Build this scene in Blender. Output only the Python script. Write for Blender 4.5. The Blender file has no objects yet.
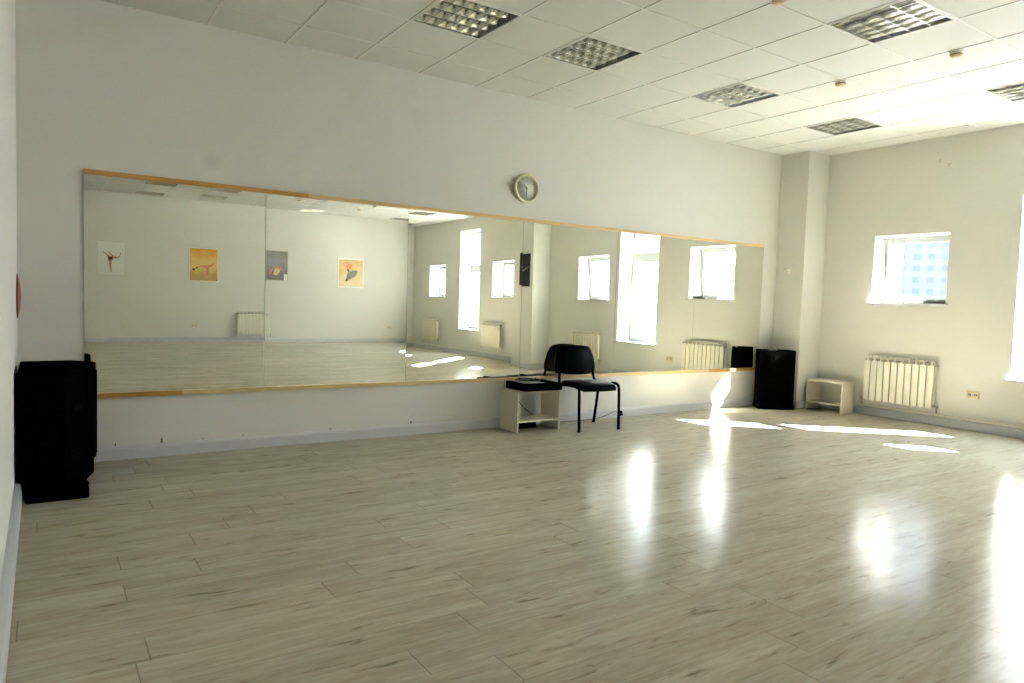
import bpy, bmesh, math, random
from mathutils import Vector, Matrix
random.seed(7)
S = bpy.context.scene
COL = S.collection
PI = math.pi

# ------------------------------------------------------------------ room data
XL, W, YB, H = -0.140, 8.61, -12.09, 3.306
XO = 9.29                      # outer face of the window wall
T0, R0 = 0.467, 0.4555         # ceiling grid origin
SEAMS = [.25, 1.516, 2.785, 4.055, 5.325, 6.598, 7.874]
TILT = [(-.0037, -.0010), (-.0026, -.0013), (.0026, -.0019), (.0052, .0011), (-.0027, -.0011), (-.0022, -.0020)]

# ------------------------------------------------------------------ materials
def mat(name, col, rough=.6, metal=0, spec=.5, **kw):
    m = bpy.data.materials.new(name); m.use_nodes = True
    b = m.node_tree.nodes['Principled BSDF']
    b.inputs['Base Color'].default_value = (*col, 1)
    b.inputs['Roughness'].default_value = rough
    b.inputs['Metallic'].default_value = metal
    b.inputs['Specular IOR Level'].default_value = spec
    for k, v in kw.items(): b.inputs[k].default_value = v
    return m
class NT:
    def __init__(s, m): s.t = m.node_tree; s.n = s.t.nodes; s.b = s.n['Principled BSDF']
    def add(s, ty, **kw):
        n = s.n.new(ty)
        for k, v in kw.items(): setattr(n, k, v)
        return n
    def link(s, a, b): s.t.links.new(a, b)
    def math(s, op, a, b=None, c=None):
        n = s.add('ShaderNodeMath', operation=op)
        for i, v in enumerate((a, b, c)):
            if v is None: continue
            if isinstance(v, (int, float)): n.inputs[i].default_value = v
            else: s.link(v, n.inputs[i])
        return n.outputs[0]
    def mix(s, f, a, b):
        n = s.add('ShaderNodeMix', data_type='RGBA')
        for i, v in ((0, f), (6, a), (7, b)):
            if isinstance(v, (int, float)): n.inputs[i].default_value = v
            elif isinstance(v, tuple): n.inputs[i].default_value = (*v, 1)
            else: s.link(v, n.inputs[i])
        return n.outputs[2]
    def ramp(s, f, stops):
        n = s.add('ShaderNodeValToRGB'); e = n.color_ramp.elements
        while len(e) < len(stops): e.new(.5)
        for q, (p, c) in zip(e, stops):
            q.position = p; q.color = (*c, 1) if isinstance(c, tuple) else (c, c, c, 1)
        s.link(f, n.inputs[0]); return n.outputs[0]
    def noise(s, vec, scale, detail=3, rough=.5, dist=0):
        n = s.add('ShaderNodeTexNoise'); n.inputs['Scale'].default_value = scale
        n.inputs['Detail'].default_value = detail; n.inputs['Roughness'].default_value = rough
        n.inputs['Distortion'].default_value = dist
        if vec is not None: s.link(vec, n.inputs['Vector'])
        return n.outputs[0]
    def bump(s, h, strength, dist=.01):
        n = s.add('ShaderNodeBump'); n.inputs['Strength'].default_value = strength; n.inputs['Distance'].default_value = dist
        s.link(h, n.inputs['Height']); s.link(n.outputs[0], s.b.inputs['Normal'])

def plaster(name, col, stains=False):
    m = mat(name, col, .75, spec=.25); N = NT(m)
    g = N.add('ShaderNodeNewGeometry').outputs['Position']
    f = N.noise(g, 1.3, 4, .6)
    c = N.mix(N.ramp(f, [(.3, 0.), (.7, 1.)]), tuple(v*.97 for v in col), col)
    if stains:
        for (px, pz, r, k) in [(1.107, 2.286, .075, .16), (2.85, 2.917, .09, .05)]:
            sx = N.add('ShaderNodeSeparateXYZ'); N.link(g, sx.inputs[0])
            d = N.math('SQRT', N.math('ADD', N.math('POWER', N.math('SUBTRACT', sx.outputs[0], px), 2), N.math('POWER', N.math('SUBTRACT', sx.outputs[2], pz), 2)))
            mk = N.math('MULTIPLY', N.ramp(N.math('DIVIDE', d, r*1.2), [(.45, 1.), (1., 0.)]), k)
            c = N.mix(mk, c, (.25, .25, .23))
    N.link(c, N.b.inputs['Base Color'])
    N.bump(N.noise(g, 60, 4, .6), .12, .002)
    return m
WALLC = (.615, .608, .555)
M = {}
M['wall'] = plaster('wall plaster', WALLC)
M['wall_m'] = plaster('mirror wall plaster', WALLC, True)
M['tile'] = plaster('ceiling tile', (.63, .625, .575))
M['grid'] = mat('ceiling grid', (.64, .63, .57), .4)
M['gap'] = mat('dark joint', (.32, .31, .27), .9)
M['skirt'] = mat('grey skirting', (.49, .495, .50), .35)
M['pvc'] = mat('white pvc', (.34, .35, .34), .3)
M['sill'] = mat('white sill', (.52, .52, .50), .5)
M['radiator'] = mat('cream radiator enamel', (.66, .63, .51), .35)
M['radback'] = mat('radiator shadow metal', (.42, .39, .31), .6)
M['valve'] = mat('nickel valve', (.45, .42, .36), .3, .9)
M['black'] = mat('black vinyl', (.0012, .0016, .0016), .36, spec=.02)
M['blackm'] = mat('matt black cabinet', (.0015, .0015, .0015), 1, spec=0)
M['blackp'] = mat('black steel', (.0012, .0012, .0012), .6, spec=.01)
M['cable'] = mat('black cable', (.012, .011, .010), .6)
M['greycable'] = mat('grey cable', (.16, .15, .13), .6)
M['beige'] = mat('beige plastic', (.62, .50, .30), .45)
M['beige2'] = mat('white plastic', (.74, .71, .62), .45)
M['dark'] = mat('dark slot', (.03, .025, .02), .8)
M['melamine'] = mat('cream melamine', (.64, .59, .46), .4)
M['alu'] = mat('louvre aluminium', (.72, .71, .65), .2, 1.0)
M['alud'] = mat('fitting reflector', (.16, .16, .14), .3, 1.0)
M['tube'] = mat('unlit tube', (.75, .76, .74), .3)
M['clockrim'] = mat('clock rim', (.74, .70, .48), .35)
M['clockface'] = mat('clock face', (.42, .45, .36), .4)
M['hand'] = mat('clock hand', (.05, .05, .045), .5)
M['mirror'] = mat('mirror silver', (.91, .925, .86), .0, 1.0)
M['mirroredge'] = mat('mirror glass edge', (.02, .035, .028), .3)
M['frame'] = mat('thin picture frame', (.42, .38, .27), .4)
M['white'] = mat('white card', (.75, .74, .70), .6)
M['greyroll'] = mat('dark grey cloth', (.12, .125, .10), .8)
M['concrete'] = mat('outside ground', (.20, .20, .195), .9)

def wood(name, c1, c2):
    m = mat(name, c1, .45); N = NT(m)
    tc = N.add('ShaderNodeTexCoord').outputs['Object']
    mp = N.add('ShaderNodeMapping'); mp.inputs['Scale'].default_value = (1.2, 20, 24); N.link(tc, mp.inputs[0])
    f = N.noise(mp.outputs[0], 2.2, 4, .6, .8)
    N.link(N.mix(N.ramp(f, [(.35, 0.), (.7, 1.)]), c1, c2), N.b.inputs['Base Color'])
    return m
M['pine'] = wood('pine', (.66, .48, .24), (.56, .37, .15))
M['pined'] = wood('orange pine', (.52, .29, .06), (.40, .21, .04))

def floor_mat():
    m = mat('laminate floor', (.4, .37, .33), .25, spec=.05); N = NT(m)
    g = N.add('ShaderNodeNewGeometry').outputs['Position']
    s = N.add('ShaderNodeSeparateXYZ'); N.link(g, s.inputs[0])
    PW, PL = .188, 1.285
    yy = N.math('DIVIDE', N.math('ADD', s.outputs[1], 20.0 + .05), PW)
    row = N.math('FLOOR', yy)
    wn = N.add('ShaderNodeTexWhiteNoise', noise_dimensions='1D'); N.link(row, wn.inputs['W'])
    xx = N.math('ADD', N.math('DIVIDE', s.outputs[0], PL), N.math('MULTIPLY', wn.outputs[0], 7.0))
    colm = N.math('FLOOR', xx)
    cid = N.add('ShaderNodeCombineXYZ'); N.link(row, cid.inputs[0]); N.link(colm, cid.inputs[1])
    wn2 = N.add('ShaderNodeTexWhiteNoise', noise_dimensions='3D'); N.link(cid.outputs[0], wn2.inputs['Vector'])
    pid = wn2.outputs[0]
    fy = N.math('FRACT', yy); fx = N.math('FRACT', xx)
    ey = N.math('MINIMUM', fy, N.math('SUBTRACT', 1, fy)); ex = N.math('MINIMUM', fx, N.math('SUBTRACT', 1, fx))
    jy = N.ramp(N.math('MULTIPLY', ey, PW), [(.0004, 1.), (.0016, 0.)])
    jx = N.ramp(N.math('MULTIPLY', ex, PL), [(.0008, 1.), (.0024, 0.)])
    # grain space, shifted per plank
    gv = N.add('ShaderNodeCombineXYZ')
    N.link(N.math('ADD', s.outputs[0], N.math('MULTIPLY', pid, 37.0)), gv.inputs[0])
    N.link(N.math('MULTIPLY', s.outputs[1], 9.0), gv.inputs[1]); N.link(N.math('MULTIPLY', pid, 11.0), gv.inputs[2])
    n1 = N.noise(gv.outputs[0], 1.6, 6, .62, .6)      # broad streaks
    n2 = N.noise(gv.outputs[0], 7.0, 5, .65, .3)      # fine grain
    gv2 = N.add('ShaderNodeCombineXYZ')
    N.link(N.math('ADD', N.math('MULTIPLY', s.outputs[0], 2.1), N.math('MULTIPLY', pid, 53.0)), gv2.inputs[0])
    N.link(N.math('MULTIPLY', s.outputs[1], 11.0), gv2.inputs[1]); N.link(N.math('MULTIPLY', pid, 5.0), gv2.inputs[2])
    n3 = N.noise(gv2.outputs[0], 1.9, 4, .6, .45)    # knots
    base = N.mix(N.ramp(n1, [(.30, 0.), (.68, 1.)]), (.38, .335, .24), (.50, .455, .345))
    base = N.mix(N.math('MULTIPLY', N.ramp(n2, [(.36, 1.), (.60, 0.)]), .36), base, (.27, .225, .16))
    base = N.mix(N.math('MULTIPLY', N.ramp(n3, [(.59, 0.), (.73, 1.)]), .66), base, (.09, .072, .036))
    hs = N.add('ShaderNodeHueSaturation'); N.link(base, hs.inputs['Color'])
    N.link(N.math('ADD', .93, N.math('MULTIPLY', wn2.outputs[0], .10)), hs.inputs['Value'])
    c = N.mix(N.math('MULTIPLY', jy, .28), hs.outputs[0], (.13, .11, .08))
    c = N.mix(N.math('MULTIPLY', jx, .6), c, (.09, .07, .05))
    N.link(c, N.b.inputs['Base Color'])
    r = N.noise(gv.outputs[0], 3.0, 4, .6)
    rg = N.noise(g, .9, 4, .6)
    N.link(N.math('ADD', .09, N.math('ADD', N.math('MULTIPLY', r, .08), N.math('MULTIPLY', rg, .10))), N.b.inputs['Roughness'])
    h = N.math('SUBTRACT', N.math('ADD', N.math('MULTIPLY', n2, .35), N.math('MULTIPLY', N.noise(g, 5, 2), 1.2)), N.math('MULTIPLY', N.math('MAXIMUM', jy, jx), .12))
    N.bump(h, .22, .004)
    return m
M['floor'] = floor_mat()

def glass_mat():
    m = bpy.data.materials.new('window glass'); m.use_nodes = True
    t = m.node_tree; t.nodes.clear()
    o = t.nodes.new('ShaderNodeOutputMaterial'); mx = t.nodes.new('ShaderNodeMixShader')
    tr = t.nodes.new('ShaderNodeBsdfTransparent'); tr.inputs[0].default_value = (.93, .95, .95, 1)
    gl = t.nodes.new('ShaderNodeBsdfGlossy'); gl.inputs['Roughness'].default_value = 0.01
    lw = t.nodes.new('ShaderNodeLayerWeight'); pw = t.nodes.new('ShaderNodeMath'); pw.operation = 'POWER'; pw.inputs[1].default_value = 5
    ma = t.nodes.new('ShaderNodeMath'); ma.operation = 'MULTIPLY_ADD'; ma.inputs[1].default_value = .85; ma.inputs[2].default_value = .03
    t.links.new(lw.outputs['Facing'], pw.inputs[0]); t.links.new(pw.outputs[0], ma.inputs[0])
    t.links.new(ma.outputs[0], mx.inputs[0]); t.links.new(tr.outputs[0], mx.inputs[1]); t.links.new(gl.outputs[0], mx.inputs[2])
    t.links.new(mx.outputs[0], o.inputs[0]); return m
M['glass'] = glass_mat()

def art_mat(name, kind):
    m = mat(name, (.5, .5, .5), .4); N = NT(m)
    tc = N.add('ShaderNodeTexCoord').outputs['Object']
    s = N.add('ShaderNodeSeparateXYZ'); N.link(tc, s.inputs[0])
    f = N.noise(tc, 5, 4, .6)
    v = N.math('ADD', N.math('MULTIPLY', s.outputs[2], 1.2), N.math('MULTIPLY', N.math('SUBTRACT', f, .5), .9))
    if kind == 'orange': c = N.ramp(N.math('ADD', v, .5), [(.15, (.42, .27, .07)), (.45, (.62, .46, .14)), (.62, (.60, .42, .12)), (.95, (.62, .26, .01))])
    elif kind == 'grey': c = N.ramp(N.math('ADD', v, .5), [(.05, (.14, .12, .10)), (.3, (.17, .14, .12)), (.6, (.24, .25, .28)), (1., (.19, .17, .12))])
    elif kind == 'tan': c = N.ramp(N.math('ADD', v, .5), [(.1, (.64, .52, .30)), (.5, (.58, .42, .17)), (1., (.45, .27, .08))])
    elif kind == 'pale': c = N.ramp(N.math('ADD', v, .5), [(.1, (.63, .64, .59)), (.9, (.68, .69, .63))])
    N.link(c, N.b.inputs['Base Color']); return m
M['a_orange'] = art_mat('orange print', 'orange'); M['a_grey'] = art_mat('grey print', 'grey')
M['a_tan'] = art_mat('tan print', 'tan'); M['a_pale'] = art_mat('pale print', 'pale')
M['a_black'] = mat('black print', (.008, .008, .008), .35)
M['skin'] = mat('printed skin', (.52, .22, .10), .5); M['skinl'] = mat('printed pale skin', (.62, .42, .22), .5)
M['ink'] = mat('printed black', (.02, .018, .018), .5); M['flower'] = mat('printed orange red', (.72, .18, .06), .5)
M['teal'] = mat('printed slate', (.12, .15, .13), .5)
M['plaque'] = mat('red brown lacquer', (.30, .055, .02), .45)
M['plaqued'] = mat('dark lacquer', (.06, .02, .01), .5)

def facade_mat():
    m = mat('pale panel facade', (.12, .14, .17), .9, spec=.1); N = NT(m)
    g = N.add('ShaderNodeNewGeometry').outputs['Position']
    f = N.noise(g, .2, 2)
    N.link(N.mix(f, (.036, .041, .046), (.041, .046, .050)), N.b.inputs['Base Color']); return m
M['facade'] = facade_mat()
M['fwin'] = mat('facade window', (.032, .0365, .041), .95, spec=0)
M['fframe'] = mat('facade window frame', (.034, .037, .040), .95, spec=0)

# ------------------------------------------------------------------ mesh helpers
class MB:
    def __init__(s): s.bm = bmesh.new(); s.mi = 0
    def _tag(s, fs, smooth=False):
        for f in fs: f.material_index = s.mi; f.smooth = smooth
    def box(s, a, b, mtx=None):
        vs = [s.bm.verts.new((x, y, z)) for z in (a[2], b[2]) for y in (a[1], b[1]) for x in (a[0], b[0])]
        q = [(0, 2, 3, 1), (4, 5, 7, 6), (0, 1, 5, 4), (2, 6, 7, 3), (0, 4, 6, 2), (1, 3, 7, 5)]
        s._tag([s.bm.faces.new([vs[i] for i in f]) for f in q])
        if mtx is not None: bmesh.ops.transform(s.bm, matrix=mtx, verts=vs)
        return s
    def face(s, pts, smooth=False):
        s._tag([s.bm.faces.new([s.bm.verts.new(p) for p in pts])], smooth); return s
    def prism(s, poly, z0, z1, sc=1, smooth=False, axis='z', ctr=None):
        n = len(poly); c = ctr or (sum(p[0] for p in poly)/n, sum(p[1] for p in poly)/n)
        def P(p, z): return {'z': (p[0], p[1], z), 'y': (p[0], z, p[1]), 'x': (z, p[0], p[1])}[axis]
        a = [s.bm.verts.new(P(p, z0)) for p in poly]
        b = [s.bm.verts.new(P((c[0]+(p[0]-c[0])*sc, c[1]+(p[1]-c[1])*sc), z1)) for p in poly]
        s._tag([s.bm.faces.new([a[i], a[(i+1) % n], b[(i+1) % n], b[i]]) for i in range(n)], smooth)
        s._tag([s.bm.faces.new(a[::-1]), s.bm.faces.new(b)]); return s
    def tube(s, pts, r, seg=10, closed=False):
        pts = [Vector(p) for p in pts]; n = len(pts); rings = []
        up = Vector((0, 0, 1)); prev = None
        for i, p in enumerate(pts):
            t = (pts[(i+1) % n] - pts[i-1]) if closed else (pts[min(i+1, n-1)] - pts[max(i-1, 0)])
            t.normalize()
            if prev is None:
                a = t.cross(up)
                if a.length < .1: a = t.cross(Vector((1, 0, 0)))
            else: a = prev - t*prev.dot(t)
            a.normalize(); prev = a; b = t.cross(a)
            rr = r[i] if isinstance(r, (list, tuple)) else r
            rings.append([s.bm.verts.new(p + a*rr*math.cos(2*PI*k/seg) + b*rr*math.sin(2*PI*k/seg)) for k in range(seg)])
        m = n if closed else n-1
        for i in range(m):
            A, B = rings[i], rings[(i+1) % n]
            s._tag([s.bm.faces.new([A[k], A[(k+1) % seg], B[(k+1) % seg], B[k]]) for k in range(seg)], True)
        if not closed: s._tag([s.bm.faces.new(rings[0][::-1]), s.bm.faces.new(rings[-1])])
        return s
    def lathe(s, prof, mtx=None, seg=40, smooth=True):
        rings = []; vs = []
        for r, z in prof:
            if r < 1e-6: v = s.bm.verts.new((0, 0, z)); rings.append([v]*seg); vs.append(v)
            else:
                R = [s.bm.verts.new((r*math.cos(2*PI*k/seg), r*math.sin(2*PI*k/seg), z)) for k in range(seg)]
                rings.append(R); vs += R
        for A, B in zip(rings, rings[1:]):
            for k in range(seg):
                q = []
                for v in (A[k], A[(k+1) % seg], B[(k+1) % seg], B[k]):
                    if v not in q: q.append(v)
                if len(q) > 2: s._tag([s.bm.faces.new(q)], smooth)
        if mtx is not None: bmesh.ops.transform(s.bm, matrix=mtx, verts=vs)
        return s
    def grid(s, fn, nu, nv, thick=None):
        """closed slab: fn(u,v,side) with side -1/+1"""
        g = {}
        for sd in (0, 1):
            for i in range(nu+1):
                for j in range(nv+1): g[sd, i, j] = s.bm.verts.new(fn(i/nu, j/nv, sd))
        F = []
        for i in range(nu):
            for j in range(nv):
                F.append(s.bm.faces.new([g[1, i, j], g[1, i+1, j], g[1, i+1, j+1], g[1, i, j+1]]))
                F.append(s.bm.faces.new([g[0, i, j+1], g[0, i+1, j+1], g[0, i+1, j], g[0, i, j]]))
        for i in range(nu):
            F.append(s.bm.faces.new([g[0, i, 0], g[0, i+1, 0], g[1, i+1, 0], g[1, i, 0]]))
            F.append(s.bm.faces.new([g[1, i, nv], g[1, i+1, nv], g[0, i+1, nv], g[0, i, nv]]))
        for j in range(nv):
            F.append(s.bm.faces.new([g[1, 0, j], g[1, 0, j+1], g[0, 0, j+1], g[0, 0, j]]))
            F.append(s.bm.faces.new([g[0, nu, j], g[0, nu, j+1], g[1, nu, j+1], g[1, nu, j]]))
        s._tag(F, True); return s
    def build(s, name, mats, parent=None, bevel=0, loc=None, seg=2):
        bmesh.ops.recalc_face_normals(s.bm, faces=s.bm.faces)
        me = bpy.data.meshes.new(name)
        if loc is not None: bmesh.ops.translate(s.bm, verts=s.bm.verts, vec=-Vector(loc))
        s.bm.to_mesh(me); s.bm.free()
        for m in (mats if isinstance(mats, (list, tuple)) else [mats]): me.materials.append(M[m] if isinstance(m, str) else m)
        o = bpy.data.objects.new(name, me); COL.objects.link(o)
        if loc is not None: o.location = loc
        if parent is not None: o.parent = parent
        if bevel:
            b = o.modifiers.new('bevel', 'BEVEL'); b.width = bevel; b.segments = seg; b.limit_method = 'ANGLE'; b.angle_limit = math.radians(40)
        return o
def thing(name, label, cat, loc=(0, 0, 0), rz=0, group=None):
    o = bpy.data.objects.new(name, None); COL.objects.link(o); o.location = loc; o.rotation_euler = (0, 0, rz)
    o.empty_display_size = .1
    o['label'] = label; o['category'] = cat
    if group: o['group'] = group
    return o
def tag(o, label, cat, group=None):
    o['label'] = label; o['category'] = cat
    if group: o['group'] = group
    return o
def struct(o): o['kind'] = 'structure'; return o
def copy_tree(o, parent=None):
    c = o.copy(); COL.objects.link(c)
    if parent is not None: c.parent = parent
    for ch in list(o.children): copy_tree(ch, c)
    return c
def smooth_path(P, n=8):
    P = [Vector(p) for p in P]; out = []
    for i in range(len(P)-1):
        a, b, c, d = P[max(i-1, 0)], P[i], P[i+1], P[min(i+2, len(P)-1)]
        for k in range(n):
            t = k/n
            out.append(.5*((2*b) + (c-a)*t + (2*a-5*b+4*c-d)*t*t + (-a+3*b-3*c+d)*t**3))
    out.append(P[-1]); return out

# ------------------------------------------------------------------ shell
struct(MB().box((XL-.2, YB-.2, -.15), (XO, .2, 0)).build('floor', 'floor'))
struct(MB().box((XL-.2, 0, 0), (XO, .2, H+.3)).build('wall_mirror_side', 'wall_m'))
struct(MB().box((XL-.2, YB-.2, 0), (XL, 0, H+.3)).build('wall_left', 'wall'))
struct(MB().box((XL, YB-.2, 0), (XO, YB, H+.3)).build('wall_opposite', 'wall'))

SM, TL = ('s', 1.395, 2.217), ('t', .605, 3.012)
WIN = [(-1.515, .87, SM), (-3.130, .948, TL), (-4.284, .87, SM), (-7.50, .87, SM), (-9.00, .948, TL), (-10.68, .87, SM)]
def window_wall():
    m = MB(); ys = [YB]; 
    spans = sorted([(y-w/2, y+w/2, k[1], k[2]) for y, w, k in WIN])
    y = YB; XM = 9.0
    for a, b, z0, z1 in spans:
        m.box((W, y, 0), (XO, a, H+.3)); y = b
        m.box((W, a, 0), (XM, b, z0)); m.box((W, a, z1), (XM, b, H+.3))
        m.box((XM, a, 0), (XO, b, z0-.06)); m.box((XM, a, z1+.16), (XO, b, H+.3))
    m.box((W, y, 0), (XO, 0, H+.3))
    bmesh.ops.remove_doubles(m.bm, verts=m.bm.verts, dist=1e-5)
    return m
struct(window_wall().build('wall_window_side', 'wall'))
CX = 8.17
struct(MB().box((CX, -.41, 0), (W, 0, H+.02)).build('wall_corner_pier', 'wall', bevel=.006))
struct(MB().box((CX, -6.37, 0), (W, -5.62, H+.02)).build('wall_middle_pier', 'wall', bevel=.006))

# ceiling: tiles, grid bars, openings for the fittings
LIGHTS = [(3, 2), (5, 2), (8, 2), (11, 2), (7, 5), (11, 5), (2, 16), (4, 16), (7, 16), (11, 15), (2, 19), (4, 18), (8, 19), (12, 19)]
def vy(v): return -(R0 + .6*(v-1))
def ceiling():
    m = MB(); xs = [XL] + [T0+.6*t for t in range(0, 14) if XL < T0+.6*t < W] + [W]
    ys = [0] + [vy(v) for v in range(1, 22) if vy(v) > YB] + [YB]
    for i, (x0, x1) in enumerate(zip(xs, xs[1:])):
        for j, (y1, y0) in enumerate(zip(ys, ys[1:])):
            if (i-1, j) in LIGHTS: continue
            m.box((x0+.004, y0+.004, H+.004), (x1-.004, y1-.004, H+.02))
    m.mi = 1
    for x in xs[1:-1]: m.box((x-.011, YB, H), (x+.011, 0, H+.0035))
    for y in ys[1:-1]:
        for x0, x1 in zip(xs, xs[1:]): m.box((x0+.011 if x0 > XL else x0, y-.011, H), (x1-.011 if x1 < W else x1, y+.011, H+.0035))
    m.mi = 0
    m.box((XL-.2, YB-.2, H+.25), (XO, .2, H+.4))
    return m
struct(ceiling().build('ceiling', ['tile', 'grid']))
# thin dark shadow gaps beside the bars
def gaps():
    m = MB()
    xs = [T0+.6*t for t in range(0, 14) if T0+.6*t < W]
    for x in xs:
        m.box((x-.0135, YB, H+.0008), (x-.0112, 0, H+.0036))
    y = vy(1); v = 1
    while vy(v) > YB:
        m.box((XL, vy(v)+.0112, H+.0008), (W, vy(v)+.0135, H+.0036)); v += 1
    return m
struct(gaps().build('trim_1', 'gap'))

# skirting boards
def skirt(name, a, b, d, h=.10, t=.018):
    """along a->b, d = direction into the room"""
    a = Vector(a); b = Vector(b); d = Vector(d)
    m = MB(); prof = [(0, 0), (t, 0), (t, h-.022), (t*.75, h-.012), (t*.35, h-.004), (0, h)]
    A = [m.bm.verts.new((a.x+d.x*p, a.y+d.y*p, q)) for p, q in prof]; B = [m.bm.verts.new((b.x+d.x*p, b.y+d.y*p, q)) for p, q in prof]
    n = len(prof)
    for i in range(n): m.bm.faces.new([A[i], A[(i+1) % n], B[(i+1) % n], B[i]])
    m.bm.faces.new(A); m.bm.faces.new(B)
    return struct(m.build(name, 'skirt'))
skirt('baseboard_mirror_side', (XL, 0), (CX, 0), (0, -1))
skirt('baseboard_left', (XL, YB), (XL, -.019), (1, 0), t=.038)
skirt('baseboard_opposite', (XL+.039, YB), (W, YB), (0, 1))
skirt('baseboard_corner_pier', (CX, -.41), (CX, -.019), (-1, 0))
skirt('baseboard_corner_pier_front', (CX-.018, -.41), (W, -.41), (0, -1))
skirt('baseboard_window_side', (W, -5.601), (W, -.429), (-1, 0))
skirt('baseboard_window_side_far', (W, YB+.019), (W, -6.389), (-1, 0))
skirt('baseboard_middle_pier', (CX, -6.37), (CX, -5.62), (-1, 0))
skirt('baseboard_middle_pier_near', (CX-.018, -5.62), (W-.019, -5.62), (0, 1))
skirt('baseboard_middle_pier_far', (CX-.018, -6.37), (W-.019, -6.37), (0, -1))

# ------------------------------------------------------------------ windows
def window(n, yc, w, kind, tilt):
    z0, z1 = kind[1], kind[2]; y0, y1 = yc-w/2, yc+w/2
    r = bpy.data.objects.new('window_%d' % n, None); COL.objects.link(r); r.location = (8.93, yc, z0); struct(r)
    L = lambda m, name, mt, **k: (lambda o: (setattr(o, 'parent', r), setattr(o, 'matrix_parent_inverse', Matrix()), o)[2])(m.build(name, mt, loc=(8.93, yc, z0), **k))
    F0, F1, ft = 8.905, 8.97, .045
    m = MB()
    m.box((F0, y0, z0), (F1, y0+ft, z1)); m.box((F0, y1-ft, z0), (F1, y1, z1))
    m.box((F0, y0+ft, z1-ft), (F1, y1-ft, z1)); m.box((F0, y0+ft, z0), (F1, y1-ft, z0+ft))
    zt = 2.06
    if kind is TL: m.box((F0, y0+ft, zt), (F1, y1-ft, zt+.14))
    o = L(m, 'window_frame', 'pvc', bevel=.004); o.location = (0, 0, 0)
    def sash(a0, a1, b0, b1, hdl, ang=0):
        st = .052; piv = Vector((8.90, yc, b0))
        e = bpy.data.objects.new('sash', None); COL.objects.link(e)
        m = MB(); X0, X1 = 8.89, 8.945
        m.box((X0, a0, b0), (X1, a0+st, b1)); m.box((X0, a1-st, b0), (X1, a1, b1))
        m.box((X0, a0+st, b1-st), (X1, a1-st, b1)); m.box((X0, a0+st, b0), (X1, a1-st, b0+st))
        s = m.build('sash', 'pvc', bevel=.004, loc=piv); bpy.data.objects.remove(e)
        s.parent = r; s.location = piv - r.location; s.rotation_euler = (0, -ang, 0)
        g = MB().box((8.912, a0+st-.006, b0+st-.006), (8.930, a1-st+.006, b1-st+.006)).build('pane', 'glass', loc=piv); g.parent = s; g.location = (0, 0, 0)
        if hdl:
            zz = (b0+b1)/2; yh = a0+.026 if hdl < 0 else a1-.026
            h = MB().box((8.878, yh-.013, zz-.03), (8.89, yh+.013, zz+.03)).box((8.85, yh-.009, zz-.1), (8.866, yh+.009, zz+.01)).box((8.862, yh-.008, zz-.008), (8.88, yh+.008, zz+.008))
            h = h.build('handle', 'pvc', bevel=.003, loc=piv); h.parent = s; h.location = (0, 0, 0)
    g = .03
    if kind is SM: sash(y0+g, y1-g, z0+g, z1-g, -1, tilt)
    else:
        sash(y0+g, y1-g, z0+g, zt+.015, -1, tilt)
        gg = MB().box((8.93, y0+ft-.004, zt+.136), (8.948, y1-ft+.004, z1-ft+.004)).build('pane', 'glass', loc=(8.93, yc, z0)); gg.parent = r; gg.location = (0, 0, 0)
    sl = MB().box((W-.045, y0-.035, z0-.022), (W+.001, y1+.035, z0+.003)).box((W+.001, y0, z0-.001), (8.905, y1, z0+.003))
    o = L(sl, 'sill', 'sill', bevel=.002); o.location = (0, 0, 0)
for n, (yc, w, kd) in enumerate(WIN):
    window(n+1, yc, w, kd, {0: .075, 2: .09, 3: 0, 4: 0}.get(n, 0))

# ------------------------------------------------------------------ ceiling fittings
def make_light(label):
    r = thing('ceiling_light', label, 'ceiling light', (0, 0, H), group='recessed square ceiling lights')
    a = .294
    m = MB()
    for x0, y0, x1, y1 in ((-a, -a, a, -a+.012), (-a, a-.012, a, a), (-a, -a+.012, -a+.012, a-.012), (a-.012, -a+.012, a, a-.012)):
        m.box((x0, y0, -.003), (x1, y1, .004))
    m.build('frame', 'grid', r)
    m = MB(); t = .004; b = a-.004                       # housing, open below
    for x0, y0, x1, y1 in ((-b, -b, b, -b+t), (-b, b-t, b, b), (-b, -b+t, -b+t, b-t), (b-t, -b+t, b, b-t)):
        m.box((x0, y0, .004), (x1, y1, .085))
    m.box((-b, -b, .085), (b, b, .09)); m.build('housing', 'alud', r)
    p = (2*b-.02)/4; c0 = -b+.01
    for k in range(4):
        y = c0+p*(k+.5); m = MB().tube([(-b+.02, y, .055), (b-.02, y, .055)], .013, 12); m.build('tube', 'tube', r)
    m = MB()                                             # parabolic louvre
    zt = .050
    for k in range(5):                                   # long concave blades
        y = c0+p*k; pts = []
        N = 5
        for i in range(N+1):
            u = i/N; pts.append((.0012+.026*u**2, .001+zt*u))
        prof = [(y-q, z) for q, z in pts][::-1] + [(y+q, z) for q, z in pts]
        prof = [(max(-b+.005, min(b-.005, q)), z) for q, z in prof]
        m.prism(prof, -b+.005, b-.005, axis='x')
    for j in range(1, 6):                                # cross blades
        x = -b+2*b*j/6
        for k in range(4):
            ya, yb = c0+p*k+.003, c0+p*(k+1)-.003; pts = [(.0008+.012*(i/4)**2, .001+.036*i/4) for i in range(5)]
            prof = [(x-q, z) for q, z in pts][::-1] + [(x+q, z) for q, z in pts]
            m.prism(prof, ya, yb, axis='y')
    m.build('louvre', 'alu', r)
    return r
LL = ['nearest the mirror wall and farthest left', 'second from left in the row along the mirror wall', 'third from left in the row along the mirror wall',
      'near the corner pier, last in the row along the mirror wall', 'largest one at upper right, in the second row', 'cut off by the right edge of the photo']
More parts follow.
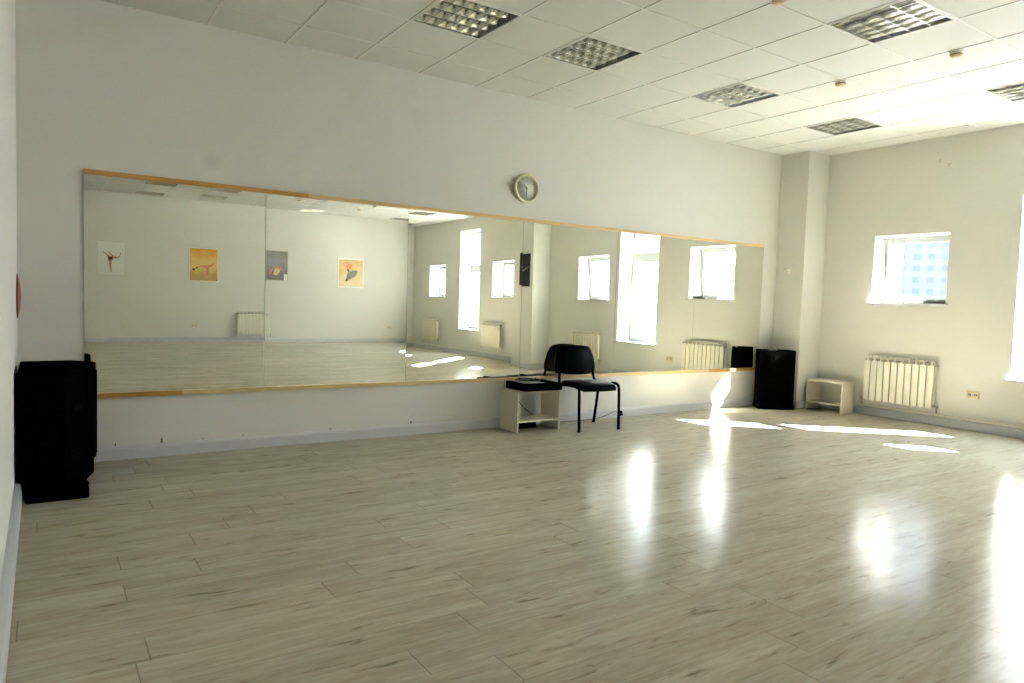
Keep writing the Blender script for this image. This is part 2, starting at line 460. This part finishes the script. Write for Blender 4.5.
LM = ['seen in the mirror, top left of the first panel', 'seen in the mirror, top right of the first panel', 'seen in the mirror, upper one left in the second panel', 'seen in the third mirror panel by the ceiling edge',
      'seen in the mirror, lower left of the first panel', 'seen in the mirror, lower right of the first panel', 'seen in the mirror, lower one left in the second panel', 'seen at the top right of the second mirror panel']
proto = None
for i, (t, v) in enumerate(LIGHTS):
    lab = 'square louvred ceiling light, ' + (LL+LM)[i]
    if proto is None: proto = make_light(lab); o = proto
    else: o = copy_tree(proto)
    o['label'] = lab
    o.location = (T0+.6*(t+.5), (vy(v)+vy(v+1))/2, H)

def detector(x, y, label, dk=False):
    r = thing('smoke_detector', label, 'smoke detector', (x, y, H), group='ceiling smoke detectors')
    MB().lathe([(0, 0), (.05, 0), (.05, -.012), (.046, -.016), (0, -.016)]).build('base', 'beige2', r)
    MB().lathe([(.032, -.016), (.042, -.02), (.043, -.034), (.034, -.045), (.02, -.05), (0, -.05)]).build('sensor', 'beige', r)
    MB().lathe([(.0425, -.024), (.0445, -.024), (.0445, -.029), (.0425, -.029)]).build('vent_ring', 'dark', r)
detector(4.01, -2.94, 'small smoke detector cut off by the top edge of the photo')
detector(5.89, -2.22, 'beige smoke detector between the middle and far ceiling lights')
detector(5.89, -3.17, 'beige smoke detector right of the largest ceiling light')
detector(6.28, -9.35, 'smoke detector seen in the mirror under its top rail, right of its twin')
detector(6.28, -10.28, 'smoke detector seen in the mirror under its top rail, left of its twin')

# ------------------------------------------------------------------ mirror
PL = ['leftmost of six, showing the two leftmost pictures', 'second from left, showing the two right pictures', 'third from left, showing the tall far window',
      'fourth from left, behind the black chair', 'fifth from left, showing the tall near window', 'rightmost of six, beside the corner speaker']
for k in range(6):
    x0, x1 = SEAMS[k]+.0024, SEAMS[k+1]-.0024; xc = (x0+x1)/2; zc = 1.292
    tx, tz = TILT[k]
    n = Vector((tz, -1, tx)).normalized()
    o = MB().box((x0-xc, -.0025, .506-zc), (x1-xc, .0025, 2.077-zc))
    o.bm.faces.ensure_lookup_table()
    for f in o.bm.faces:
        f.normal_update(); f.material_index = 0 if f.normal.y < -.9 else 1
    o = o.build('mirror_panel', ['mirror', 'mirroredge'])
    yv = -n; zv = (Vector((0, 0, 1)) - yv*yv.z).normalized(); xv = yv.cross(zv)
    o.matrix_world = Matrix(((xv.x, yv.x, zv.x, xc), (xv.y, yv.y, zv.y, -.010), (xv.z, yv.z, zv.z, zc), (0, 0, 0, 1)))
    tag(o, 'frameless wall mirror panel, '+PL[k], 'mirror', 'dance wall mirror panels')
def rails(name, z, segs, lab, d):
    r = thing(name, lab, 'rail', (0, 0, z))
    for x0, x1, mt in segs:
        MB().box((x0, -d, 0), (x1-.001, -.001, .035)).build('board', mt, r, bevel=.003, loc=None)
rails('top_mirror_rail', 2.079, [(.25, 1.60, 'pined'), (1.60, 1.86, 'pined'), (1.86, 4.3, 'pine'), (4.3, 6.3, 'pine'), (6.3, 7.876, 'pine')], 'long pine rail along the top edge of the wall mirrors', .03)
rails('bottom_mirror_rail', .469, [(.25, .90, 'pined'), (.90, 2.35, 'pine'), (2.35, 4.7, 'pine'), (4.7, 6.9, 'pine'), (6.9, 7.876, 'pined')], 'long pine ledge along the bottom edge of the wall mirrors', .034)

# ------------------------------------------------------------------ clock
r = thing('wall_clock', 'round wall clock with cream rim above the mirrors', 'clock', (4.066, 0, 2.410))
RX = Matrix.Rotation(PI/2, 4, 'X')
MB().lathe([(0, .001), (.140, .001), (.146, .01), (.146, .034), (.141, .043), (.132, .044), (.125, .038), (.124, .022), (0, .022)], RX, 48).build('rim', 'clockrim', r)
MB().lathe([(0, .0222), (.1235, .0222), (.1235, .0235), (0, .0235)], RX, 48).build('face', 'clockface', r)
for k in range(12):
    MB().box((-.003, -.0252, .093), (.003, -.0235, .110), Matrix.Rotation(k*PI/6, 4, 'Y')).build('hour_mark', 'teal', r)
m = MB().box((-.0035, -.030, -.01), (.0035, -.028, .060), Matrix.Rotation(-math.radians(45), 4, 'Y')); m.build('hour_hand', 'hand', r)
m = MB().box((-.0025, -.033, -.015), (.0025, -.031, .085), Matrix.Rotation(math.radians(183), 4, 'Y')); m.build('minute_hand', 'hand', r)
MB().lathe([(0, .0235), (.006, .0235), (.006, .034), (0, .034)], RX, 16).build('hub', 'hand', r)

# ------------------------------------------------------------------ radiators
def make_radiator(n):
    r = thing('radiator', 'x', 'radiator', (0, 0, 0), group='cream sectional radiators')
    p = .083; w = n*p; h = .575
    for k in range(n):
        x = -w/2+p*(k+.5)
        m = MB(); m.box((x-.0365, -.118, .03), (x+.0365, -.108, h-.055))       # front plate
        m.box((x-.006, -.108, .03), (x+.006, -.045, h-.05))
        m.box((x-.034, -.045, .04), (x+.034, -.038, h-.06))
        # curved head
        prof = [(-.118, h-.055), (-.118, h-.075), (-.1, h-.078), (-.1, h-.04), (-.088, h-.018), (-.05, h-.014), (-.05, h), (-.092, h), (-.112, h-.018)]
        m2 = MB(); m.prism([(q[0], q[1]) for q in ((-.088, h-.016), (-.045, h-.016), (-.045, h), (-.092, h))], x-.036, x+.036, axis='x')
        m.prism([(q[0], q[1]) for q in ((-.118, h-.052), (-.106, h-.052), (-.086, h-.004), (-.094, h-.001))], x-.010, x+.010, axis='x')
        m2.bm.free()
        m.build('section', 'radiator', r, bevel=.003)
    for zz in (.055, h-.05): MB().tube([(-w/2-.004, -.075, zz), (w/2+.004, -.075, zz)], .018).build('header', 'radback', r)
    for sx in (-1, 1):
        MB().tube([(sx*(w/2+.004), -.075, .055), (sx*(w/2+.045), -.075, .055)], .012).tube([(sx*(w/2+.03), -.075, .055), (sx*(w/2+.03), -.075, -.03)], .009).build('valve', 'valve', r)
    MB().tube([(w/2+.004, -.075, h-.05), (w/2+.018, -.075, h-.05)], .02).build('vent_plug', 'valve', r)
    for sx in (-1, 1): MB().box((sx*w*.3-.012, -.05, h-.12), (sx*w*.3+.012, -.001, h-.08)).build('bracket', 'radback', r)
    return r
rad = make_radiator(10)
rad.location = (W, -1.515, .165); rad.rotation_euler = (0, 0, -PI/2)
rad['label'] = 'cream ten-section radiator under the nearest small window'
for y, lab in ((-4.38, 'cream radiator seen in the mirror just above the black chair'), (-7.80, 'cream radiator seen in the mirror left of the middle pier'), (-10.87, 'cream radiator seen in the mirror nearest the far room corner')):
    c = copy_tree(rad); c.location = (W, y, .235); c['label'] = lab
r8 = make_radiator(9); r8.location = (4.30, YB, .165); r8.rotation_euler = (0, 0, PI)
r8['label'] = 'cream radiator on the opposite wall, seen across the first mirror seam'
def pipe(name, pts, lab, r=.011):
    return tag(MB().tube(pts, r).build(name, 'radiator'), lab, 'pipe')
pipe('heating_pipe', smooth_path([(W-.03, -.99, .125), (W-.03, -1.2, .125), (W-.03, -2.6, .118), (W-.03, -5.58, .11)], 6), 'thin white heating pipe running above the skirting of the window wall')
pipe('heating_pipe', smooth_path([(W-.03, -6.42, .12), (W-.03, -9, .12), (W-.03, -12.06, .12)], 6), 'thin white heating pipe on the far half of the window wall')

# ------------------------------------------------------------------ sockets and small wall things
def socket(loc, rz, lab, w=.135, h=.085):
    r = thing('power_socket', lab, 'socket', loc, rz, 'double wall sockets')
    MB().box((-w/2, -.012, -h/2), (w/2, 0, h/2)).build('plate', 'beige', r, bevel=.006)
    for sx in (-1, 1):
        MB().lathe([(.020, .012), (.026, .012), (.026, .015), (.020, .015)], Matrix.Translation((sx*.031, 0, 0)) @ RX, 24).build('outlet', 'beige2', r)
        m = MB(); m.lathe([(0, .0125), (.020, .0125), (.020, .0128), (0, .0128)], Matrix.Translation((sx*.031, 0, 0)) @ RX, 20)
        m.build('recess', 'radback', r)
        m = MB()
        for q in (-1, 1): m.lathe([(0, .0129), (.0035, .0129), (.0035, .0135), (0, .0135)], Matrix.Translation((sx*.031+q*.009, 0, 0)) @ RX, 10)
        m.build('pin_holes', 'dark', r)
socket((W, -2.30, .395), -PI/2, 'beige double socket right of the nearest radiator')
socket((2.975, YB, .39), PI, 'pale double socket on the opposite wall, under the orange picture')
socket((7.92, YB, .405), PI, 'pale double socket on the opposite wall near the far corner')
r = thing('junction_box', 'small white junction box with stub on the corner pier', 'wall box', (CX, -.19, 1.785), -PI/2)
MB().lathe([(0, 0), (.032, 0), (.032, .018), (.026, .026), (0, .026)], RX, 24).build('cap', 'beige2', r)
MB().tube([(-.028, -.012, .02), (-.06, -.010, .035)], .006).build('stub', 'valve', r)
r = thing('wall_bracket', 'small metal wall bracket high above the nearest window', 'bracket', (W, -1.86, 2.99), -PI/2)
MB().box((-.008, -.006, .03), (.008, 0, .07), Matrix.Translation((-.07, 0, 0))).build('plate', 'valve', r)
MB().tube([(.055, 0, 0), (.055, -.05, -.004), (.055, -.055, -.03)], .005).tube([(.01, -.004, .01), (.055, -.004, 0)], .004).build('hook', 'valve', r)
for x, q in ((.45, .6), (.76, 1.), (1.055, .5), (1.36, .4), (2.09, .4), (2.86, .8)):
    MB_ = MB().box((x-.007*q, -.008*q, .102), (x+.007*q, 0, .102+.034*q)).build('cable_clip', 'greycable')
    tag(MB_, 'tiny cable clip just above the skirting of the mirror wall', 'clip', 'clips above the skirting')
r = thing('wall_plaque', 'round red-brown plaque seen edge-on on the left wall', 'plaque', (XL, -.185, 1.20), PI/2)
MB().lathe([(0, .001), (.138, .001), (.142, .005), (.115, .014), (.06, .023), (0, .027)], RX, 40).build('disc', 'plaque', r)
MB().lathe([(.138, .002), (.147, .002), (.147, .007), (.138, .007)], RX, 40).build('rim', 'plaqued', r)

# ------------------------------------------------------------------ pictures
def limb(m, pts, ws, y):
    """flat ribbon in X-Z at depth y"""
    L, R = [], []
    P = [Vector((p[0], p[1])) for p in pts]
    for i, p in enumerate(P):
        t = (P[min(i+1, len(P)-1)] - P[max(i-1, 0)]).normalized(); n = Vector((-t.y, t.x))*ws[i]/2
        L.append(p+n); R.append(p-n)
    poly = L+R[::-1]
    m.prism([(q.x, q.y) for q in poly], y, y+.0006, axis='y')
def picture(loc, rz, w, h, artm, lab, fw, framem, figs, mat_border=0):
    """local X flips for wall facing +Y; coordinates u (0..1 along world direction), v (0..1 from top)"""
    r = thing('framed_picture', lab, 'picture', loc, rz, 'framed dance photographs')
    m = MB(); d = .014
    m.box((-w/2, -d, -h/2), (-w/2+fw, 0, h/2)).box((w/2-fw, -d, -h/2), (w/2, 0, h/2)).box((-w/2+fw, -d, h/2-fw), (w/2-fw, 0, h/2)).box((-w/2+fw, -d, -h/2), (w/2-fw, 0, -h/2+fw))
    m.build('frame', framem, r)
    b = mat_border
    if b: MB().box((-w/2+fw, -.007, -h/2+fw), (w/2-fw, 0, h/2-fw)).build('mount', 'white', r)
    MB().box((-w/2+fw+b, -.009, -h/2+fw+b), (w/2-fw-b, -.001, h/2-fw-b)).build('print', artm, r)
    for mt, L in figs:
        m = MB()
        for pts, ws in L:
            limb(m, [((.5-u)*w if rz else (u-.5)*w, (.5-v)*h) for u, v in pts], [q*w for q in ws], -.0105 if mt != 'ink' else -.0112)
        m.build('figure_print', mt, r)
    return r
fw = .006
picture((1.26, YB, 1.855), PI, .54, .75, 'a_pale', 'framed photo of a leaping dancer on a pale ground', fw, 'frame', [
    ('skin', [([(.38, .30), (.48, .38), (.58, .45)], [.035, .05, .07]), ([(.20, .32), (.32, .37), (.44, .46)], [.03, .05, .08]),
              ([(.45, .48), (.60, .47), (.76, .46)], [.12, .11, .04]), ([(.74, .47), (.80, .42), (.83, .32)], [.05, .04, .03]),
              ([(.46, .54), (.46, .72), (.51, .90)], [.10, .07, .035])]),
    ('ink', [([(.38, .50), (.55, .49)], [.13, .12])])])
picture((3.165, YB, 1.82), PI, .65, .79, 'a_orange', 'framed orange photo of a dancer with outstretched arms', .01, 'beige2', [
    ('skin', [([(.30, .57), (.45, .54), (.60, .56)], [.03, .06, .10]), ([(.60, .56), (.72, .53), (.86, .45)], [.10, .07, .05]), ([(.61, .54), (.63, .68), (.60, .83)], [.11, .10, .12])]),
    ('ink', [([(.12, .66), (.20, .64)], [.07, .07]), ([(.22, .62), (.30, .58)], [.05, .03])])], .012)
picture((4.855, YB, 1.92), PI, .54, .74, 'a_grey', 'framed dark grey photo of a seated dancer beside the mirror seam', .014, 'frame', [
    ('skinl', [([(.42, .82), (.50, .68), (.56, .60)], [.16, .26, .20])]),
    ('skin', [([(.30, .48), (.42, .57), (.66, .60), (.80, .66)], [.05, .08, .10, .05]), ([(.18, .80), (.26, .66), (.32, .60)], [.05, .06, .04])]),
    ('white', [([(.90, .78), (.90, .98)], [.16, .16])])])
picture((6.78, YB, 1.825), PI, .73, .78, 'a_tan', 'framed tan photo with an orange-red headdress and slate skirt', .006, 'beige2', [
    ('flower', [([(.30, .24), (.42, .28), (.55, .25)], [.10, .22, .12])]),
    ('teal', [([(.35, .72), (.45, .60), (.60, .50), (.74, .42)], [.08, .24, .24, .06])]),
    ('ink', [([(.36, .36), (.42, .46)], [.06, .06]), ([(.30, .76), (.38, .73)], [.09, .07])])], .035)
picture((CX, -5.935, 1.975), -PI/2, .44, .66, 'a_black', 'framed black photo hanging on the middle pier, seen in the mirror', .006, 'ink', [
    ('skinl', [([(.10, .42), (.35, .50), (.55, .49), (.88, .40)], [.03, .06, .05, .03])])])

# ------------------------------------------------------------------ loudspeakers
def wedge_speaker():
    r = thing('loudspeaker', 'large black loudspeaker cabinet standing in the left corner', 'loudspeaker', (.05, -.5, 0))
    lo = (.05, -.5, 0)
    poly = [(-.125, -.20), (.17, -.165), (.315, -.325), (.235, -.62), (.12, -.90), (-.125, -.93)]
    P = [(x-lo[0], y-lo[1]) for x, y in poly]
    MB().prism(P, .104, .765, sc=.99, ctr=(-.17, -.1)).build('cabinet', 'blackm', r, bevel=.012)
    MB().prism([(max(x*.93, -.148), y*.95) for x, y in P], 0, .104).build('plinth', 'blackm', r)
    a, b = Vector(P[2]), Vector(P[3]); n = Vector(((b-a).y, -(b-a).x)).normalized(); n = n if n.x > 0 else -n
    m = MB(); g = [a+(b-a)*.08, a+(b-a)*.92]
    m.prism([(g[0].x, g[0].y), (g[1].x, g[1].y), (g[1].x+n.x*.006, g[1].y+n.y*.006), (g[0].x+n.x*.006, g[0].y+n.y*.006)], .14, .71); m.build('grille', 'blackm', r)
    a, b = Vector(P[3]), Vector(P[4]); n = Vector(((b-a).y, -(b-a).x)).normalized(); n = n if n.x > 0 else -n
    m = MB(); g = [a+(b-a)*.25, a+(b-a)*.75]
    m.prism([(g[0].x, g[0].y), (g[1].x, g[1].y), (g[1].x+n.x*.012, g[1].y+n.y*.012), (g[0].x+n.x*.012, g[0].y+n.y*.012)], .5, .54); m.build('handle', 'blackp', r)
wedge_speaker()
r = thing('equipment_case', 'low flat black case on the floor before the left loudspeaker', 'case', (.07, -.99, 0))
MB().prism([(-.155, -.05), (.165, -.045), (.155, .04), (-.155, .045)], 0, .075).build('body', 'blackm', r, bevel=.008)
MB().prism([(-.155, -.05), (.165, -.045), (.155, .04), (-.155, .045)], .078, .10).build('lid', 'blackm', r, bevel=.006)
MB().box((-.03, -.062, .035), (.03, -.05, .055)).build('latch', 'blackp', r)

r = thing('loudspeaker', 'tall black floor loudspeaker in the right corner beside the low shelf', 'loudspeaker', (0, 0, 0))
def spk_fp(w, d, bul, cx, cy):
    u = Vector((.83, -.55)).normalized(); f = Vector((-u.y*-1, u.x*-1)); f = Vector((-.55, -.83)).normalized()
    P = []
    for i in range(9):
        s = -1+2*i/8; q = Vector((cx, cy)) + u*(w/2*s) + f*(d/2+bul*(1-s*s)); P.append((q.x, q.y))
    for s in (1, -1):
        q = Vector((cx, cy)) + u*(w/2*.92*s) - f*(d/2); P.append((q.x, q.y))
    return P
c = (7.878, -.262)
MB().prism(spk_fp(.455, .235, .022, *c), .05, .758).build('cabinet', 'blackm', r, bevel=.008)
MB().prism(spk_fp(.475, .25, .03, *c), 0, .05).build('base', 'blackm', r, bevel=.01)
g = spk_fp(.43, .235, .030, *c)[:9]; g2 = spk_fp(.43, .19, .022, *c)[:9]
MB().prism(g+g2[::-1], .10, .70).build('grille', 'blackm', r)
u = Vector((.83, -.55)).normalized(); f = Vector((-.55, -.83)).normalized()
q = Vector(c)-u*.06+f*.085
MB().box((-.055, -.012, 0), (.055, .012, .004), Matrix.Translation((q.x, q.y, .758)) @ Matrix.Rotation(math.atan2(u.y, u.x), 4, 'Z')).build('label_strip', 'white', r)

# ------------------------------------------------------------------ low shelves
def make_cubby(label):
    r = thing('low_shelf', label, 'shelf', (0, 0, 0), group='cream open shelf boxes')
    w, d, h, t = .52, .31, .40, .018
    MB().box((-w/2, -d/2, 0), (-w/2+t, d/2, h)).build('side_panel', 'melamine', r, bevel=.0015)
    MB().box((w/2-t, -d/2, 0), (w/2, d/2, h)).build('side_panel', 'melamine', r, bevel=.0015)
    MB().box((-w/2+t, -d/2, h-t), (w/2-t, d/2, h)).build('top', 'melamine', r, bevel=.0015)
    MB().box((-w/2+t, -d/2+.004, .095), (w/2-t, d/2-.04, .095+t)).build('shelf', 'melamine', r, bevel=.0015)
    return r
s1 = make_cubby('cream open shelf box beside the chair, black player on top'); s1.location = (4.078, -.20, 0)
s2 = copy_tree(s1); s2.location = (8.405, -.725, 0); s2.rotation_euler = (0, 0, -PI/2+.03); s2['label'] = 'empty cream open shelf box by the nearest radiator'
s2.scale = (.93, .95, .97)

r = thing('audio_player', 'flat black audio player lying on the cream shelf box', 'audio player', (4.075, -.195, .4012))
MB().box((-.212, -.215, .004), (.238, .13, .078)).build('body', 'blackm', r, bevel=.006)
MB().box((-.19, -.18, .0782), (.05, .12, .081)).build('top_panel', mat('dull olive panel', (.05, .055, .035), .5), r, bevel=.001)
for sx in (-.18, .2):
    for sy in (-.12, .11): MB().lathe([(0, 0), (.012, 0), (.012, .008), (0, .008)], Matrix.Translation((sx, sy, 0)), 12).build('foot', 'blackp', r)
MB().lathe([(0, 0), (.014, 0), (.013, .012), (0, .012)], Matrix.Translation((.19, -.2155, .036)) @ RX, 16).build('knob', 'blackp', r)
tag(MB().tube(smooth_path([(3.96, -.09, .4885), (4.03, -.2, .4885), (4.13, -.25, .4885), (4.21, -.16, .4885), (4.17, -.08, .4885), (4.07, -.06, .4985), (3.99, -.09, .4985), (4.01, -.15, .4985), (4.11, -.18, .4985), (4.19, -.12, .4985)], 6), .0045, 8).build('looped_cable', 'cable'), 'black cable coiled on top of the audio player', 'cable')
tag(MB().tube(smooth_path([(3.56, -.022, .511), (3.62, -.020, .509), (3.75, -.02, .509), (3.84, -.022, .509), (3.95, -.018, .509), (4.05, -.02, .509)], 6), [.006]*6+[.0042]*25, 8).build('ledge_cable', 'cable'), 'thin black cable lying on the mirror ledge left of the audio player', 'cable')
tag(MB().tube(smooth_path([(4.0, -.026, .33), (4.08, -.026, .225), (4.145, -.026, .165), (4.24, -.026, .10), (4.28, -.028, .02)], 6), .0045, 8).build('hanging_cable', 'cable'), 'black cable hanging down inside the cream shelf box', 'cable')
tag(MB().tube(smooth_path([(4.30, -.05, .006), (4.5, -.04, .006), (4.66, -.035, .006), (4.85, -.035, .006), (5.0, -.035, .006), (5.13, -.03, .012), (5.27, -.028, .042), (5.37, -.027, .07), (5.43, -.026, .06)], 7), .0045, 8).build('floor_cable', 'greycable'), 'dark cable on the floor behind the chair legs', 'cable')
r = thing('power_adapter', 'black power strip on the floor under the cream shelf box', 'power strip', (3.97, -.14, 0))
MB().box((-.11, -.04, 0), (.11, .04, .05)).build('body', 'blackm', r, bevel=.006)
MB().box((.13, -.03, 0), (.21, .03, .065)).build('plug', 'blackm', r, bevel=.005)
MB().tube([(.105, 0, .02), (.135, 0, .02)], .006, 8).build('lead', 'cable', r)
r = thing('wall_plug', 'small black plug at the wall skirting right of the chair', 'plug', (5.455, -.018, .04))
MB().prism([(-.02, -.02), (.02, -.02), (.012, .035), (-.012, .035)], -.03, 0, axis='y').build('body', 'blackp', r, bevel=.004)
MB().lathe([(0, 0), (.008, 0), (.006, .02), (0, .02)], Matrix.Translation((0, -.03, 0)) @ RX, 10).build('strain_relief', 'cable', r)

# ------------------------------------------------------------------ chair
def chair():
    # local: +Y is back, width along X
    r = thing('visitor_chair', 'black vinyl visitor chair standing against the mirror wall', 'chair', (4.677, -.352, 0), math.radians(-4))
    hw = .247
    def seat(u, v, sd):
        x = (u-.5)*2; y = (v-.5)*2
        sx = x*math.sqrt(1-y*y*.30)*.245; sy = y*math.sqrt(1-x*x*.22)*.225
        dome = .016*(1-x*x)*(1-y*y)+.0; edge = max(abs(x), abs(y))
        z = .445 + (.026+dome if sd else -.026) - .028*(max(0, -y)**3)*(1 if sd else .8)
        if edge > .93 : z = .445 + (.016 if sd else -.018) - .028*(max(0, -y)**3)
        return (sx, sy-.03, z)
    MB().grid(seat, 16, 16).build('seat', 'black', r)
    def back(u, v, sd):
        x = (u-.5)*2; t = v
        half = (.268-.045*t)*(1-.10*(abs(2*t-1)**4))
        z = .545+.268*t + .02*(1-x*x)*(1 if t > .5 else -1)*abs(2*t-1)
        y = .225+.045*t - .055*(1-x*x) - .012*math.sin(PI*t)
        th = .017*(1-.6*max(abs(x), abs(2*t-1))**6)
        return (x*half, y+(-th if sd else th), z)
    MB().grid(back, 16, 12).build('backrest', 'black', r)
    for s in (-1, 1):
        x = s*hw
        MB().tube(smooth_path([(x*.99, -.235, 0), (x, -.225, .22), (x, -.215, .40), (x, -.20, .445), (x, -.165, .462), (x*.985, -.10, .462)], 5), .0155).build('leg', 'blackp', r)
        MB().tube(smooth_path([(x*1.02, .205, 0), (x*1.01, .165, .2), (x, .135, .38), (x*.98, .11, .43), (x*.97, .08, .44)], 5), .0155).build('leg', 'blackp', r)
        MB().tube(smooth_path([(x*.985, -.12, .462), (x*.98, .0, .44), (x*.96, .12, .435), (x*.93, .165, .45), (x*.88, .19, .50), (x*.83, .205, .60), (x*.8, .225, .68)], 5), .0145).build('back_upright', 'blackp', r)
        for y in (-.235, .205): MB().tube([(x*1.005, y, 0), (x*1.005, y, .02)], .015).build('rubber_foot', 'blackp', r)
    MB().tube([(-hw*.98, -.15, .425), (hw*.98, -.15, .425)], .010).tube([(-hw*.97, .10, .425), (hw*.97, .10, .425)], .010).build('crossbar', 'blackp', r)
chair()

# ------------------------------------------------------------------ things on the sill
r = thing('rolled_cloth', 'dark grey rolled cloth on the sill of the nearest window', 'cloth', (8.70, -1.80, 1.398))
m = MB().tube([(0, -.125, .026), (0, -.06, .027), (0, .06, .026), (0, .135, .025)], [.022, .026, .026, .021], 14); m.build('roll', 'greyroll', r)
MB().box((-.05, -.11, 0), (.04, .12, .006)).build('flap', 'greyroll', r)
r = thing('white_cup', 'small white cap-shaped item on the sill of the nearest window', 'small item', (8.72, -1.42, 1.398))
MB().lathe([(0, 0), (.03, 0), (.034, .02), (.02, .026), (0, .026)], None, 20).build('body', 'pvc', r)
MB().tube([(0, 0, .026), (.0, .02, .035)], .005, 8).build('tip', 'dark', r)

# ------------------------------------------------------------------ outside
struct(MB().box((9.6, -240, -8.3), (300, 240, -8)).build('ground', 'concrete'))
def building(loc, rz, w, h, d, cols, rows, c0, r0, nc, nr, lab):
    r = thing('apartment_building', lab, 'building', loc, rz)
    MB().box((-w/2, 0, 0), (w/2, d, h)).box((-w/2-.3, -.3, h), (w/2+.3, d+.3, h+.5)).build('walls', 'facade', r)
    px, pz = w/cols, h/rows; proto = None; rest = MB(); ww, hh = .5, .5
    for i in range(cols):
        for j in range(rows):
            x = -w/2+px*(i+.5); z = pz*(j+.5)
            if not (c0 <= i < c0+nc and r0 <= j < r0+nr):
                rest.box((x-ww, -.06, z-hh), (x+ww, .03, z+hh)); continue
            if proto is None:
                fr = MB()
                fr.box((-ww, -.06, -hh), (-ww+.1, .02, hh)).box((ww-.1, -.06, -hh), (ww, .02, hh)).box((-ww+.1, -.06, hh-.1), (ww-.1, .02, hh)).box((-ww+.1, -.06, -hh), (ww-.1, .02, -hh+.1)).box((-.05, -.06, -hh+.1), (.05, .02, hh-.1))
                proto = fr.build('window', 'fframe', r)
                MB().box((-ww+.05, -.03, -hh+.05), (ww-.05, .03, hh-.05)).build('pane', 'fwin', proto); o = proto
            else: o = copy_tree(proto, r)
            o.location = (x, 0, z)
    o = rest.build('distant_windows', 'fwin', r); o['kind'] = 'stuff'
building((120, 76, -8), -math.radians(54), 96, 54, 14, 42, 26, 14, 4, 11, 9, 'pale blue apartment block seen hazily through the nearest window')

# ------------------------------------------------------------------ light
w = bpy.data.worlds.new('sky'); S.world = w; w.use_nodes = True
nt = w.node_tree; bg = nt.nodes['Background']
tc = nt.nodes.new('ShaderNodeTexCoord'); sp = nt.nodes.new('ShaderNodeSeparateXYZ'); rp = nt.nodes.new('ShaderNodeValToRGB')
nt.links.new(tc.outputs['Generated'], sp.inputs[0]); nt.links.new(sp.outputs[2], rp.inputs[0])
e = rp.color_ramp.elements; e[0].position = 0; e[0].color = (.95, .97, 1, 1); e[1].position = .9; e[1].color = (.50, .70, 1, 1)
nt.links.new(rp.outputs[0], bg.inputs[0]); bg.inputs[1].default_value = 15.5
d = Vector((-1, .86, -.96)).normalized()
sl = bpy.data.lights.new('sun', 'SUN'); sl.energy = 165; sl.angle = math.radians(.5); sl.color = (1, .985, 1.0)
so = bpy.data.objects.new('sun', sl); COL.objects.link(so); so.rotation_euler = d.to_track_quat('-Z', 'Y').to_euler(); so.location = (30, -20, 20)
for n, (yc, ww, kd) in enumerate(WIN):
    al = bpy.data.lights.new('window_portal', 'AREA'); al.shape = 'RECTANGLE'; al.size = kd[2]-kd[1]+.22; al.size_y = ww; al.cycles.is_portal = True
    ao = bpy.data.objects.new('window_portal', al); COL.objects.link(ao); ao.location = (XO+.01, yc, (kd[1]+kd[2])/2+.05)
    ao.rotation_euler = (0, PI/2, 0)

# ------------------------------------------------------------------ camera
f, yaw, pit, rol, dd, hh = 705.8418, .588449, -.0560553, .0318036, 5.942375, 1.265965
fwd = Vector((math.sin(yaw)*math.cos(pit), math.cos(yaw)*math.cos(pit), math.sin(pit)))
rt = Vector((math.cos(yaw), -math.sin(yaw), 0)); up = rt.cross(fwd)
r2 = rt*math.cos(rol)+up*math.sin(rol); u2 = -rt*math.sin(rol)+up*math.cos(rol)
cd = bpy.data.cameras.new('camera'); cd.sensor_width = 36; cd.sensor_fit = 'HORIZONTAL'; cd.lens = f*36/1024; cd.clip_start = .02; cd.clip_end = 500
co = bpy.data.objects.new('camera', cd); COL.objects.link(co)
co.matrix_world = Matrix(((r2.x, u2.x, -fwd.x, 0), (r2.y, u2.y, -fwd.y, -dd), (r2.z, u2.z, -fwd.z, hh), (0, 0, 0, 1)))
S.camera = co

vs = S.view_settings
vs.view_transform = 'Standard'; vs.look = 'None'; vs.gamma = 1; vs.use_curve_mapping = False; vs.exposure = 1.34
cy = S.cycles
cy.use_denoising = True
cy.max_bounces = 16; cy.diffuse_bounces = 10; cy.glossy_bounces = 6; cy.transparent_max_bounces = 12
cy.sample_clamp_indirect = 12; cy.blur_glossy = .6
